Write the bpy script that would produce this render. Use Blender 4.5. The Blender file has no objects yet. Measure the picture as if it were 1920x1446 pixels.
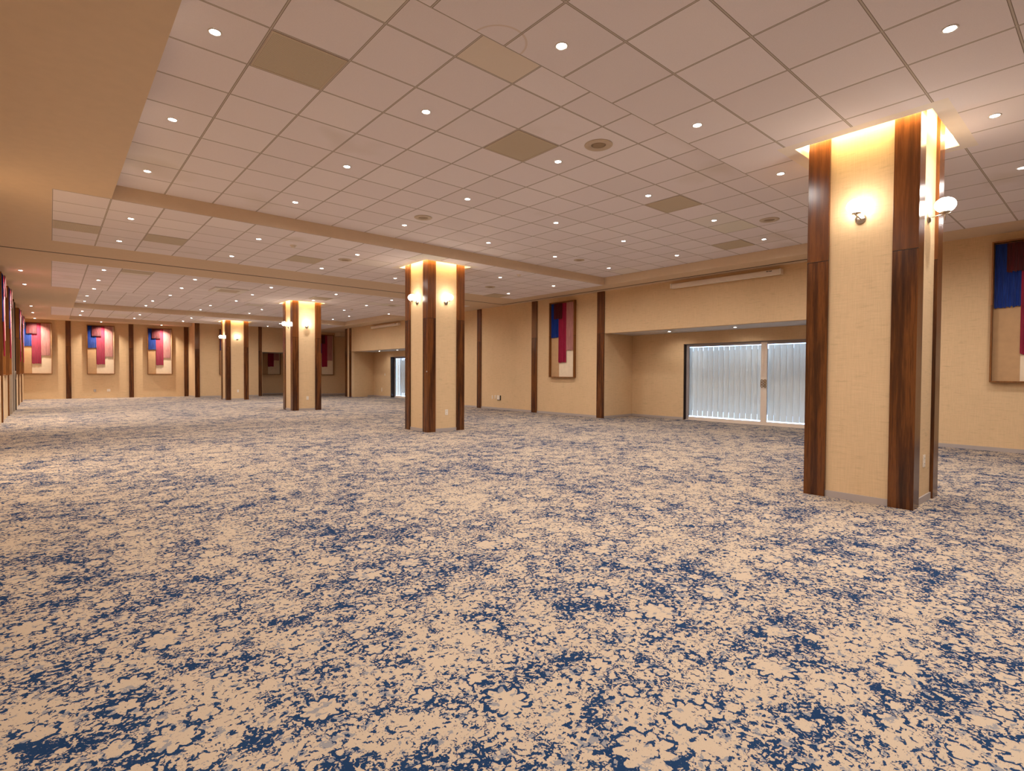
import bpy, math, random
from mathutils import Matrix, Vector
random.seed(7)
S = bpy.context.scene
COL = S.collection

# ------------------------------------------------------------------ camera
YAW, PITCH, ROLL, FPX, EYE = 0.7128, -0.0212, 0.0052, 1001.32, 1.2333
def cam_axes():
    cy, sy = math.cos(YAW), math.sin(YAW); cp, sp = math.cos(PITCH), math.sin(PITCH)
    f = Vector((sy*cp, cy*cp, sp)); r = Vector((cy, -sy, 0)); u = r.cross(f)
    cr, sr = math.cos(ROLL), math.sin(ROLL)
    return cr*r + sr*u, -sr*r + cr*u, f
r_, u_, f_ = cam_axes()
cam_data = bpy.data.cameras.new('camera')
cam = bpy.data.objects.new('camera', cam_data); COL.objects.link(cam)
cam.matrix_world = Matrix(((r_.x, u_.x, -f_.x, 0), (r_.y, u_.y, -f_.y, 0), (r_.z, u_.z, -f_.z, EYE), (0, 0, 0, 1)))
cam_data.sensor_fit = 'HORIZONTAL'; cam_data.sensor_width = 36.0
cam_data.lens = 36.0*FPX/1920.0; cam_data.clip_start = 0.05; cam_data.clip_end = 200
S.camera = cam

# ------------------------------------------------------------------ world, exposure
W = bpy.data.worlds.new('daylight'); S.world = W; W.use_nodes = True
W.node_tree.nodes['Background'].inputs[0].default_value = (0.44, 0.64, 1.0, 1)
W.node_tree.nodes['Background'].inputs[1].default_value = 8.0
S.view_settings.view_transform = 'Standard'; S.view_settings.look = 'None'
S.view_settings.gamma = 1.0; S.view_settings.use_curve_mapping = False
S.view_settings.exposure = 0.0
cy = S.cycles
cy.use_denoising = True
cy.adaptive_threshold = 0.02
cy.max_bounces = 8; cy.diffuse_bounces = 6; cy.glossy_bounces = 4; cy.transparent_max_bounces = 12
cy.sample_clamp_indirect = 6.0
cy.caustics_reflective = False; cy.caustics_refractive = False

DOWN_W, DOWN_COL = 120.0, (1.0, 0.945, 0.895)     # every ceiling downlight
ACCENT_W = 520.0                                # the small spots that wash the hangings
GLOBE_E = 30.0
COVE_E = 110.0

# ------------------------------------------------------------------ room sizes (metres, floor at 0)
ZL, ZC = 3.58, 3.778            # lower ceiling, raised ceiling panels
XL, XR = -0.90, 11.815          # left wall, right wall
YA, YB, YN = 31.9, 30.3, 32.6   # far wall, nearer pier wall, back of the niche
CX, HW, OPW = 6.44, 0.4715, 0.571
CY = [1.748, 10.074, 18.305, 27.007]
T = 0.61

# ------------------------------------------------------------------ materials
def new_mat(name):
    m = bpy.data.materials.new(name); m.use_nodes = True
    nt = m.node_tree; b = nt.nodes['Principled BSDF']
    return m, nt, b
def srgb(r, g, b):
    f = lambda c: (c/255/12.92) if c/255 <= 0.04045 else ((c/255+0.055)/1.055)**2.4
    return (f(r), f(g), f(b), 1)
def N(nt, typ, **kw):
    n = nt.nodes.new(typ)
    for k, v in kw.items():
        if k.startswith('i_'):
            n.inputs[int(k[2:])].default_value = v
        else: setattr(n, k, v)
    return n
def L(nt, a, b): nt.links.new(a, b)
def MATH(nt, op, a, b=None, c=None, clamp=False):
    n = nt.nodes.new('ShaderNodeMath'); n.operation = op; n.use_clamp = clamp
    for i, v in enumerate((a, b, c)):
        if v is None: continue
        if isinstance(v, (int, float)): n.inputs[i].default_value = v
        else: nt.links.new(v, n.inputs[i])
    return n.outputs[0]
def RAMP(nt, fac, stops, interp='LINEAR'):
    n = nt.nodes.new('ShaderNodeValToRGB'); n.color_ramp.interpolation = interp
    cr = n.color_ramp
    while len(cr.elements) < len(stops): cr.elements.new(0.5)
    for e, (p, c) in zip(cr.elements, stops): e.position = p; e.color = c
    nt.links.new(fac, n.inputs[0]); return n.outputs[0]
def MIX(nt, fac, a, b, blend='MIX'):
    n = nt.nodes.new('ShaderNodeMix'); n.data_type = 'RGBA'; n.blend_type = blend
    for sock, v in ((n.inputs[0], fac), (n.inputs[6], a), (n.inputs[7], b)):
        if isinstance(v, (int, float)): sock.default_value = v
        elif isinstance(v, tuple): sock.default_value = v
        else: nt.links.new(v, sock)
    return n.outputs[2]
def COORD(nt, scale=(1, 1, 1)):
    g = nt.nodes.new('ShaderNodeNewGeometry')
    m = nt.nodes.new('ShaderNodeMapping'); m.inputs['Scale'].default_value = scale
    nt.links.new(g.outputs['Position'], m.inputs[0]); return m.outputs[0]
def OCOORD(nt, scale=(1, 1, 1)):
    g = nt.nodes.new('ShaderNodeTexCoord')
    m = nt.nodes.new('ShaderNodeMapping'); m.inputs['Scale'].default_value = scale
    nt.links.new(g.outputs['Object'], m.inputs[0]); return m.outputs[0]
def NOISE(nt, co, scale, detail=3, rough=0.5):
    n = nt.nodes.new('ShaderNodeTexNoise'); n.inputs['Scale'].default_value = scale
    n.inputs['Detail'].default_value = detail; n.inputs['Roughness'].default_value = rough
    nt.links.new(co, n.inputs['Vector']); return n.outputs[0]
def BUMP(nt, b, h, strength, dist=0.01):
    n = nt.nodes.new('ShaderNodeBump'); n.inputs['Strength'].default_value = strength
    n.inputs['Distance'].default_value = dist
    nt.links.new(h, n.inputs['Height']); nt.links.new(n.outputs[0], b.inputs['Normal'])

def plain(name, col, rough=0.6, metal=0.0, spec=0.5, var=0.0):
    m, nt, b = new_mat(name)
    b.inputs['Roughness'].default_value = rough; b.inputs['Metallic'].default_value = metal
    b.inputs['Specular IOR Level'].default_value = spec
    n = NOISE(nt, OCOORD(nt), 9.0, 3)
    v = max(var, 0.02)
    dark = tuple(c*(1-v) for c in col[:3]) + (1,)
    lite = tuple(min(1, c*(1+v)) for c in col[:3]) + (1,)
    L(nt, RAMP(nt, n, [(0.3, dark), (0.7, lite)]), b.inputs['Base Color'])
    return m
def emit(name, col, strength, sampling='AUTO'):
    m, nt, b = new_mat(name)
    b.inputs['Base Color'].default_value = (0.9, 0.9, 0.9, 1)
    b.inputs['Emission Color'].default_value = col + (1,)
    b.inputs['Emission Strength'].default_value = strength
    m.cycles.emission_sampling = sampling
    return m

def tile_mat(name, py):
    """acoustic tiles in a lay-in grid: pitch T in x and y, grid phase (0.65, py)"""
    m, nt, b = new_mat(name)
    g = nt.nodes.new('ShaderNodeNewGeometry'); s = nt.nodes.new('ShaderNodeSeparateXYZ')
    L(nt, g.outputs['Position'], s.inputs[0])
    def ax(o, ph):
        v = MATH(nt, 'DIVIDE', MATH(nt, 'SUBTRACT', o, ph), T)
        cell = MATH(nt, 'FLOOR', v); fr = MATH(nt, 'SUBTRACT', v, cell)
        d = MATH(nt, 'MULTIPLY', MATH(nt, 'MINIMUM', fr, MATH(nt, 'SUBTRACT', 1.0, fr)), T)
        return cell, d
    cx, dx = ax(s.outputs[0], 0.65 - 5*T*4); cyy, dy = ax(s.outputs[1], py - 100*T)
    d = MATH(nt, 'MINIMUM', dx, dy)
    comb = nt.nodes.new('ShaderNodeCombineXYZ'); L(nt, cx, comb.inputs[0]); L(nt, cyy, comb.inputs[1])
    wn = nt.nodes.new('ShaderNodeTexWhiteNoise'); wn.noise_dimensions = '3D'; L(nt, comb.outputs[0], wn.inputs[0])
    base = RAMP(nt, wn.outputs[0], [(0.0, srgb(235, 227, 229)), (0.5, srgb(239, 231, 234)), (0.95, srgb(242, 235, 237)), (1.0, srgb(226, 222, 208))])
    sp = NOISE(nt, COORD(nt), 260, 2, 0.6)
    base = MIX(nt, 0.12, base, RAMP(nt, sp, [(0.35, (0.45, 0.42, 0.38, 1)), (0.6, (0.9, 0.88, 0.85, 1))]), 'MULTIPLY')
    stain = NOISE(nt, COORD(nt), 0.55, 3, 0.55)
    base = MIX(nt, RAMP(nt, stain, [(0.62, (0, 0, 0, 1)), (0.72, (0.30, 0.30, 0.30, 1))]), base, srgb(190, 178, 150), 'MIX')
    if name.endswith('front'):            # one water-stained tile beside the front edge of the raised panel
        ok = None
        for o, lo in ((s.outputs[0], 2.48), (s.outputs[1], 2.98)):
            q = MATH(nt, 'MULTIPLY', MATH(nt, 'GREATER_THAN', o, lo), MATH(nt, 'LESS_THAN', o, lo+0.61))
            ok = q if ok is None else MATH(nt, 'MULTIPLY', ok, q)
        base = MIX(nt, MATH(nt, 'MULTIPLY', ok, 0.5), base, srgb(212, 196, 160))
        dd = MATH(nt, 'SQRT', MATH(nt, 'ADD', MATH(nt, 'POWER', MATH(nt, 'SUBTRACT', s.outputs[0], 2.43), 2.0), MATH(nt, 'POWER', MATH(nt, 'SUBTRACT', s.outputs[1], 2.98), 2.0)))
        rg = MATH(nt, 'LESS_THAN', MATH(nt, 'ABSOLUTE', MATH(nt, 'SUBTRACT', dd, 0.20)), 0.008)
        base = MIX(nt, MATH(nt, 'MULTIPLY', rg, 0.35), base, srgb(196, 168, 130))
    # T-bar face (grid), with the thin dark reveal on both of its sides
    bar = MATH(nt, 'LESS_THAN', d, 0.0055)
    rev = MATH(nt, 'LESS_THAN', d, 0.0095)
    c = MIX(nt, rev, base, srgb(128, 114, 102)); c = MIX(nt, bar, c, srgb(196, 186, 176))
    L(nt, c, b.inputs['Base Color'])
    b.inputs['Roughness'].default_value = 0.85; b.inputs['Specular IOR Level'].default_value = 0.2
    h = MATH(nt, 'MINIMUM', MATH(nt, 'DIVIDE', d, 0.014), 1.0)
    BUMP(nt, b, h, 0.35, 0.004)
    return m

def carpet_mat():
    m, nt, b = new_mat('carpet_distressed_floral')
    g = nt.nodes.new('ShaderNodeNewGeometry')
    pos = g.outputs['Position']
    def warp(scale, amt, src):
        n = nt.nodes.new('ShaderNodeTexNoise'); n.inputs['Scale'].default_value = scale; n.inputs['Detail'].default_value = 3
        L(nt, src, n.inputs['Vector'])
        v = nt.nodes.new('ShaderNodeVectorMath'); v.operation = 'SUBTRACT'; L(nt, n.outputs['Color'], v.inputs[0]); v.inputs[1].default_value = (0.5, 0.5, 0.5)
        s = nt.nodes.new('ShaderNodeVectorMath'); s.operation = 'SCALE'; L(nt, v.outputs[0], s.inputs[0]); s.inputs['Scale'].default_value = amt
        a = nt.nodes.new('ShaderNodeVectorMath'); a.operation = 'ADD'; L(nt, src, a.inputs[0]); L(nt, s.outputs[0], a.inputs[1])
        return a.outputs[0]
    p1 = warp(11.0, 0.06, warp(45.0, 0.020, pos))
    big = NOISE(nt, pos, 0.8, 3, 0.55)          # worn and dense areas
    mid = NOISE(nt, pos, 3.4, 2, 0.5)
    dens = MATH(nt, 'ADD', MATH(nt, 'MULTIPLY', MATH(nt, 'SUBTRACT', big, 0.5), 0.15), MATH(nt, 'MULTIPLY', MATH(nt, 'SUBTRACT', mid, 0.5), 0.17))
    blobs = NOISE(nt, p1, 42.0, 2.5, 0.55)
    fine = NOISE(nt, pos, 130.0, 2, 0.6)
    grain = MATH(nt, 'MULTIPLY', MATH(nt, 'SUBTRACT', fine, 0.5), 0.16)
    mp9 = nt.nodes.new('ShaderNodeMapping'); mp9.inputs['Location'].default_value = (5.3, 2.2, 1.0); L(nt, p1, mp9.inputs[0])
    vein = MATH(nt, 'SUBTRACT', 0.030, MATH(nt, 'ABSOLUTE', MATH(nt, 'SUBTRACT', NOISE(nt, mp9.outputs[0], 24.0, 2, 0.5), 0.5)))
    veinmask = MATH(nt, 'MULTIPLY', MATH(nt, 'SUBTRACT', NOISE(nt, mp9.outputs[0], 7.0, 2, 0.5), 0.50), 0.35)
    # signed "inkedness": above 0 is navy
    a1 = MATH(nt, 'SUBTRACT', blobs, 0.566)
    a2 = MATH(nt, 'SUBTRACT', MATH(nt, 'ADD', vein, veinmask), 0.012)
    val = MATH(nt, 'ADD', MATH(nt, 'ADD', MATH(nt, 'MAXIMUM', a1, a2), dens), grain)
    # flower heads: a petalled dark outline round a pale heart
    def flowers(scale, r0, amp, petals, width, off):
        mp = nt.nodes.new('ShaderNodeMapping'); mp.inputs['Location'].default_value = off; mp.inputs['Scale'].default_value = (1, 1, 0)
        L(nt, warp(26.0, 0.045, pos), mp.inputs[0])
        vo = nt.nodes.new('ShaderNodeTexVoronoi'); vo.voronoi_dimensions = '2D'; vo.inputs['Scale'].default_value = scale; vo.inputs['Randomness'].default_value = 0.75
        L(nt, mp.outputs[0], vo.inputs['Vector'])
        sc = nt.nodes.new('ShaderNodeVectorMath'); sc.operation = 'SUBTRACT'
        L(nt, mp.outputs[0], sc.inputs[0]); L(nt, vo.outputs['Position'], sc.inputs[1])
        sx = nt.nodes.new('ShaderNodeSeparateXYZ'); L(nt, sc.outputs[0], sx.inputs[0])
        ang = MATH(nt, 'ARCTAN2', sx.outputs[1], sx.outputs[0])
        rr = MATH(nt, 'SQRT', MATH(nt, 'ADD', MATH(nt, 'MULTIPLY', sx.outputs[0], sx.outputs[0]), MATH(nt, 'MULTIPLY', sx.outputs[1], sx.outputs[1])))
        pet = MATH(nt, 'MULTIPLY', MATH(nt, 'ABSOLUTE', MATH(nt, 'SINE', MATH(nt, 'MULTIPLY', ang, petals/2))), amp)
        cs = nt.nodes.new('ShaderNodeSeparateColor'); L(nt, vo.outputs['Color'], cs.inputs[0])
        size = MATH(nt, 'ADD', 0.65, MATH(nt, 'MULTIPLY', cs.outputs[0], 0.6))
        edge = MATH(nt, 'SUBTRACT', rr, MATH(nt, 'MULTIPLY', size, MATH(nt, 'ADD', r0, pet)))
        on = MATH(nt, 'GREATER_THAN', cs.outputs[1], 0.30)
        ring = MATH(nt, 'MULTIPLY', on, MATH(nt, 'LESS_THAN', MATH(nt, 'ABSOLUTE', MATH(nt, 'SUBTRACT', edge, width/2)), width/2))
        inside = MATH(nt, 'MULTIPLY', on, MATH(nt, 'LESS_THAN', edge, 0.0))
        heart = MATH(nt, 'MULTIPLY', on, MATH(nt, 'LESS_THAN', rr, r0*0.22))
        return ring, inside, heart
    r1, i1, h1 = flowers(2.1, 0.055, 0.034, 9, 0.020, (0.3, 0.1, 0))
    r2, i2, h2 = flowers(4.3, 0.026, 0.016, 6, 0.013, (3.7, 1.9, 0))
    wearn = MATH(nt, 'GREATER_THAN', NOISE(nt, pos, 16.0, 3, 0.7), 0.44)
    ring = MATH(nt, 'MULTIPLY', MATH(nt, 'MAXIMUM', r1, r2), wearn)
    inside = MATH(nt, 'MAXIMUM', i1, i2)
    v2 = MATH(nt, 'SUBTRACT', MATH(nt, 'ADD', val, MATH(nt, 'MULTIPLY', ring, 0.16)), MATH(nt, 'MULTIPLY', inside, 0.12))
    beige, beige2 = srgb(187, 167, 144), srgb(178, 158, 136)
    grey, navy, navy2 = srgb(136, 132, 132), srgb(36, 60, 92), srgb(24, 46, 78)
    gm = MATH(nt, 'ADD', MATH(nt, 'SUBTRACT', NOISE(nt, mp9.outputs[0], 21.0, 3, 0.6), 0.585), MATH(nt, 'ADD', grain, dens))
    c0 = MIX(nt, MATH(nt, 'GREATER_THAN', gm, 0.0), MIX(nt, NOISE(nt, pos, 2.0, 2), beige, beige2), grey)
    col = MIX(nt, RAMP(nt, MATH(nt, 'ADD', v2, 0.5), [(0.494, (0, 0, 0, 1)), (0.504, (1, 1, 1, 1))]), c0, MIX(nt, mid, navy, navy2))
    specks = MATH(nt, 'GREATER_THAN', NOISE(nt, pos, 95.0, 2, 0.6), 0.67)
    col = MIX(nt, MATH(nt, 'MULTIPLY', specks, 0.55), col, srgb(96, 96, 108))
    pile = NOISE(nt, pos, 420.0, 2, 0.5)
    col = MIX(nt, 0.30, col, RAMP(nt, pile, [(0.3, (0.60, 0.60, 0.60, 1)), (0.7, (1, 1, 1, 1))]), 'MULTIPLY')
    L(nt, col, b.inputs['Base Color'])
    b.inputs['Roughness'].default_value = 1.0; b.inputs['Specular IOR Level'].default_value = 0.05
    BUMP(nt, b, pile, 0.25, 0.004)
    return m

def linen_mat(name, base):
    """woven linen wall covering with faint cross threads and scuffs"""
    m, nt, b = new_mat(name)
    h = NOISE(nt, COORD(nt, (6, 6, 160)), 1.0, 4, 0.6)
    v = NOISE(nt, COORD(nt, (150, 150, 5)), 1.0, 4, 0.6)
    blot = NOISE(nt, COORD(nt, (1.2, 1.2, 0.8)), 1.0, 4, 0.6)
    wear = NOISE(nt, COORD(nt, (5, 5, 30)), 1.0, 5, 0.7)
    d = tuple(c*0.89 for c in base[:3])+(1,); l = tuple(min(1, c*1.07) for c in base[:3])+(1,)
    c = MIX(nt, 0.5, RAMP(nt, h, [(0.32, d), (0.62, l)]), RAMP(nt, v, [(0.32, d), (0.62, l)]))
    c = MIX(nt, RAMP(nt, wear, [(0.56, (0, 0, 0, 1)), (0.72, (0.45, 0.45, 0.45, 1))]), c, tuple(x*0.60 for x in base[:3])+(1,))
    c = MIX(nt, 0.20, c, RAMP(nt, blot, [(0.3, (0.72, 0.70, 0.66, 1)), (0.65, (1, 1, 1, 1))]), 'MULTIPLY')
    L(nt, c, b.inputs['Base Color']); b.inputs['Roughness'].default_value = 0.75
    b.inputs['Specular IOR Level'].default_value = 0.25
    BUMP(nt, b, MATH(nt, 'ADD', h, v), 0.25, 0.002)
    return m

def wood_mat(name, dark, mid, lite, gloss=0.22):
    """veneer with upright grain, jointed 2.40 m above the floor"""
    m, nt, b = new_mat(name)
    g = nt.nodes.new('ShaderNodeNewGeometry'); s = nt.nodes.new('ShaderNodeSeparateXYZ'); L(nt, g.outputs['Position'], s.inputs[0])
    up = MATH(nt, 'GREATER_THAN', s.outputs[2], 2.40)
    cb = nt.nodes.new('ShaderNodeCombineXYZ')
    for i, k in enumerate((1.0, 1.0, 0.055)):
        L(nt, MATH(nt, 'ADD', MATH(nt, 'MULTIPLY', s.outputs[i], k), MATH(nt, 'MULTIPLY', up, 3.7)), cb.inputs[i])
    n1 = NOISE(nt, cb.outputs[0], 16.0, 5, 0.55); n2 = NOISE(nt, cb.outputs[0], 110.0, 3, 0.6)
    v = MATH(nt, 'ADD', MATH(nt, 'MULTIPLY', n1, 0.72), MATH(nt, 'MULTIPLY', n2, 0.28))
    c = RAMP(nt, v, [(0.36, dark), (0.48, mid), (0.60, lite), (0.70, mid)])
    c = MIX(nt, MATH(nt, 'MULTIPLY', up, 0.30), c, tuple(min(1, x*1.5) for x in lite[:3])+(1,))   # the upper sheet is a paler veneer
    joint = MATH(nt, 'LESS_THAN', MATH(nt, 'ABSOLUTE', MATH(nt, 'SUBTRACT', s.outputs[2], 2.40)), 0.0035)
    c = MIX(nt, joint, c, tuple(x*0.4 for x in dark[:3])+(1,))
    L(nt, c, b.inputs['Base Color']); b.inputs['Roughness'].default_value = gloss
    b.inputs['Specular IOR Level'].default_value = 0.45
    return m

def yarn_mat(name, c0, c1):
    m, nt, b = new_mat(name)
    n = NOISE(nt, OCOORD(nt, (60, 60, 4)), 1.0, 3, 0.6)
    L(nt, RAMP(nt, n, [(0.3, c0), (0.7, c1)]), b.inputs['Base Color'])
    b.inputs['Roughness'].default_value = 0.95; b.inputs['Specular IOR Level'].default_value = 0.1
    b.inputs['Sheen Weight'].default_value = 0.2
    return m

def vent_mat():
    m, nt, b = new_mat('perforated_metal')
    vo = nt.nodes.new('ShaderNodeTexVoronoi'); vo.voronoi_dimensions = '2D'; vo.inputs['Scale'].default_value = 110; vo.inputs['Randomness'].default_value = 0.0
    L(nt, COORD(nt), vo.inputs['Vector'])
    c = RAMP(nt, vo.outputs['Distance'], [(0.30, srgb(150, 134, 108)), (0.36, srgb(212, 198, 174))], 'CONSTANT')
    L(nt, c, b.inputs['Base Color']); b.inputs['Roughness'].default_value = 0.5
    return m

def slat_mat():
    m, nt, b = new_mat('blind_fabric')
    nt.nodes.remove(b); out = nt.nodes['Material Output']
    n = NOISE(nt, COORD(nt, (40, 40, 3)), 1.0, 2)
    c = RAMP(nt, n, [(0.3, srgb(226, 222, 212)), (0.7, srgb(236, 232, 222))])
    d = nt.nodes.new('ShaderNodeBsdfDiffuse'); t = nt.nodes.new('ShaderNodeBsdfTranslucent'); mx = nt.nodes.new('ShaderNodeMixShader')
    L(nt, c, d.inputs[0]); L(nt, c, t.inputs[0]); mx.inputs[0].default_value = 0.45
    L(nt, d.outputs[0], mx.inputs[1]); L(nt, t.outputs[0], mx.inputs[2]); L(nt, mx.outputs[0], out.inputs[0])
    return m
def glass_mat():
    m, nt, b = new_mat('window_glass')
    nt.nodes.remove(b); out = nt.nodes['Material Output']
    tr = nt.nodes.new('ShaderNodeBsdfTransparent'); tr.inputs[0].default_value = (0.96, 0.96, 0.96, 1)
    gl = nt.nodes.new('ShaderNodeBsdfGlossy'); gl.inputs['Roughness'].default_value = 0.02
    fr = nt.nodes.new('ShaderNodeFresnel'); fr.inputs[0].default_value = 1.35
    mx = nt.nodes.new('ShaderNodeMixShader'); g = nt.nodes.new('ShaderNodeNewGeometry')
    L(nt, MATH(nt, 'MULTIPLY', fr.outputs[0], MATH(nt, 'SUBTRACT', 1.0, g.outputs['Backfacing'])), mx.inputs[0]); L(nt, tr.outputs[0], mx.inputs[1]); L(nt, gl.outputs[0], mx.inputs[2])
    L(nt, mx.outputs[0], out.inputs[0]); return m

M = dict(
    tile_a=tile_mat('ceiling_tile_front', 2.98), tile_b=tile_mat('ceiling_tile_back', 15.145),
    plaster=plain('ceiling_plaster', srgb(216, 193, 165), 0.8, var=0.015),
    border=plain('slot_border_paint', srgb(236, 226, 214), 0.8, var=0.01),
    soffit=plain('recess_soffit_paint', srgb(205, 200, 196), 0.8, var=0.05),
    carpet=carpet_mat(), linen=linen_mat('linen_wall_covering', srgb(213, 182, 142)),
    wood=wood_mat('walnut_veneer', srgb(48, 23, 8), srgb(74, 38, 14), srgb(108, 62, 26)),
    frame=wood_mat('frame_wood', srgb(98, 58, 22), srgb(118, 72, 30), srgb(138, 86, 38), 0.35),
    base=plain('grey_baseboard', srgb(168, 156, 150), 0.6),
    track=plain('dark_track', srgb(48, 32, 22), 0.6),
    ring=plain('white_trim_ring', srgb(225, 218, 210), 0.4),
    lens=emit('downlight_glow', (1.0, 0.93, 0.86), 40.0, 'NONE'),
    globe=emit('opal_globe', (1.0, 0.90, 0.76), GLOBE_E),
    led=emit('warm_led_strip', (1.0, 0.76, 0.36), COVE_E),
    steel=plain('brushed_nickel', srgb(190, 180, 168), 0.28, 1.0),
    brass=plain('aged_brass', srgb(170, 125, 60), 0.3, 1.0),
    white=plain('white_plastic', srgb(228, 216, 200), 0.4),
    alu=plain('painted_aluminium', srgb(222, 205, 188), 0.45),
    greyalu=plain('grey_aluminium', srgb(150, 142, 140), 0.4),
    darkalu=plain('dark_aluminium', srgb(46, 36, 36), 0.4),
    black=plain('black_slot', srgb(25, 20, 18), 0.6),
    blocker=plain('blocker_slats', srgb(150, 150, 150), 0.7),
    slat=slat_mat(), glass=glass_mat(), vent=vent_mat(),
    greydoor=plain('grey_beige_panel', srgb(150, 132, 112), 0.5, var=0.06),
    speaker=plain('speaker_mesh', srgb(150, 128, 100), 0.6), spkring=plain('speaker_ring', srgb(196, 178, 156), 0.5),
    blue=yarn_mat('blue_yarn', srgb(8, 34, 104), srgb(20, 60, 148)),
    red=yarn_mat('crimson_yarn', srgb(128, 16, 48), srgb(172, 34, 70)),
    mauve=yarn_mat('mauve_yarn', srgb(165, 112, 108), srgb(200, 146, 138)),
    burg=yarn_mat('burgundy_yarn', srgb(62, 12, 16), srgb(92, 24, 28)),
    tan=plain('tan_board', srgb(184, 146, 104), 0.7, var=0.06), cream=plain('cream_board', srgb(226, 206, 178), 0.8, var=0.04),
)

# ------------------------------------------------------------------ mesh helpers
class MB:
    def __init__(s): s.v = []; s.f = []; s.m = []; s.sm = []
    def quad(s, a, b, c, d, mi=0):
        i = len(s.v); s.v += [a, b, c, d]; s.f.append((i, i+1, i+2, i+3)); s.m.append(mi); s.sm.append(False)
    def box(s, x0, x1, y0, y1, z0, z1, mi=0, bev=0.0):
        if x0 > x1: x0, x1 = x1, x0
        if y0 > y1: y0, y1 = y1, y0
        i = len(s.v)
        s.v += [(x0, y0, z0), (x1, y0, z0), (x1, y1, z0), (x0, y1, z0), (x0, y0, z1), (x1, y0, z1), (x1, y1, z1), (x0, y1, z1)]
        for q in ((0, 3, 2, 1), (4, 5, 6, 7), (0, 1, 5, 4), (1, 2, 6, 5), (2, 3, 7, 6), (3, 0, 4, 7)):
            s.f.append(tuple(i+k for k in q)); s.m.append(mi); s.sm.append(False)
        return s
    def prism(s, poly, z0, z1, mi=0):
        n = len(poly); i = len(s.v)
        area = sum(poly[k][0]*poly[(k+1) % n][1]-poly[(k+1) % n][0]*poly[k][1] for k in range(n))
        if area < 0: poly = poly[::-1]
        s.v += [(x, y, z0) for x, y in poly] + [(x, y, z1) for x, y in poly]
        s.f.append(tuple(i+k for k in range(n))[::-1]); s.f.append(tuple(i+n+k for k in range(n)))
        s.m += [mi, mi]; s.sm += [False, False]
        for k in range(n):
            a, b_ = k, (k+1) % n
            s.f.append((i+a, i+b_, i+n+b_, i+n+a)); s.m.append(mi); s.sm.append(False)
        return s
    def lathe(s, prof, seg=24, org=(0, 0, 0), axis='Z', smooth=True, mi=0):
        """prof: (radius, height) pairs along the axis"""
        i = len(s.v); n = len(prof)
        for k in range(seg):
            a = 2*math.pi*k/seg
            for r, h in prof:
                p = {'Z': (r*math.cos(a), r*math.sin(a), h), 'X': (h, r*math.cos(a), r*math.sin(a)), 'Y': (r*math.sin(a), h, r*math.cos(a))}[axis]
                s.v.append(tuple(p[j]+org[j] for j in range(3)))
        for k in range(seg):
            for j in range(n-1):
                a, b_ = i+k*n+j, i+((k+1) % seg)*n+j
                s.f.append((a, b_, b_+1, a+1)); s.m.append(mi); s.sm.append(smooth)
        return s
    def tube(s, pts, r, seg=10, mi=0):
        pts = [Vector(p) for p in pts]; i = len(s.v); n = len(pts)
        for k, p in enumerate(pts):
            t = (pts[min(k+1, n-1)]-pts[max(k-1, 0)]).normalized()
            a = Vector((0, 0, 1)) if abs(t.z) < 0.9 else Vector((1, 0, 0))
            u = t.cross(a).normalized(); w = t.cross(u)
            for q in range(seg):
                an = 2*math.pi*q/seg; s.v.append(tuple(p+(u*math.cos(an)+w*math.sin(an))*r))
        for k in range(n-1):
            for q in range(seg):
                s.f.append((i+k*seg+q, i+k*seg+(q+1) % seg, i+(k+1)*seg+(q+1) % seg, i+(k+1)*seg+q)); s.m.append(mi); s.sm.append(True)
        for base, rev in ((i, True), (i+(n-1)*seg, False)):
            fc = tuple(base+q for q in range(seg)); s.f.append(fc[::-1] if rev else fc); s.m.append(mi); s.sm.append(False)
        return s
    def build(s, name, mats, parent=None, bevel=0.0):
        me = bpy.data.meshes.new(name); me.from_pydata(s.v, [], s.f)
        mats = mats if isinstance(mats, (list, tuple)) else [mats]
        for m in mats: me.materials.append(m)
        me.polygons.foreach_set('material_index', s.m); me.polygons.foreach_set('use_smooth', s.sm)
        me.update()
        o = bpy.data.objects.new(name, me); COL.objects.link(o)
        if parent is not None: o.parent = parent
        if bevel:
            b = o.modifiers.new('soft_edges', 'BEVEL'); b.width = bevel; b.segments = 2; b.limit_method = 'ANGLE'
        return o
def thing(name, label, cat, loc=(0, 0, 0), rz=0, group=None):
    o = bpy.data.objects.new(name, None); COL.objects.link(o)
    o.location = loc; o.rotation_euler = (0, 0, rz); o.empty_display_size = 0.1
    o['label'] = label; o['category'] = cat
    if group: o['group'] = group
    return o
def struct(o): o['kind'] = 'structure'; return o
def dup(root, label, loc, rz=None, group=None):
    r = root.copy(); COL.objects.link(r); r.location = loc
    if rz is not None: r.rotation_euler = (0, 0, rz)
    r['label'] = label
    if group: r['group'] = group
    for ch in list(root.children):
        c = ch.copy(); COL.objects.link(c); c.parent = r
        for g in list(ch.children):
            d = g.copy(); COL.objects.link(d); d.parent = c
    return r

# ================================================================== SETTING
YBACK = -6.0
XALC = 13.5
fl = MB(); fl.box(XL-0.3, XALC+0.2, YBACK-0.2, YN+0.3, -0.12, 0.0)
struct(fl.build('floor', M['carpet']))

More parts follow.
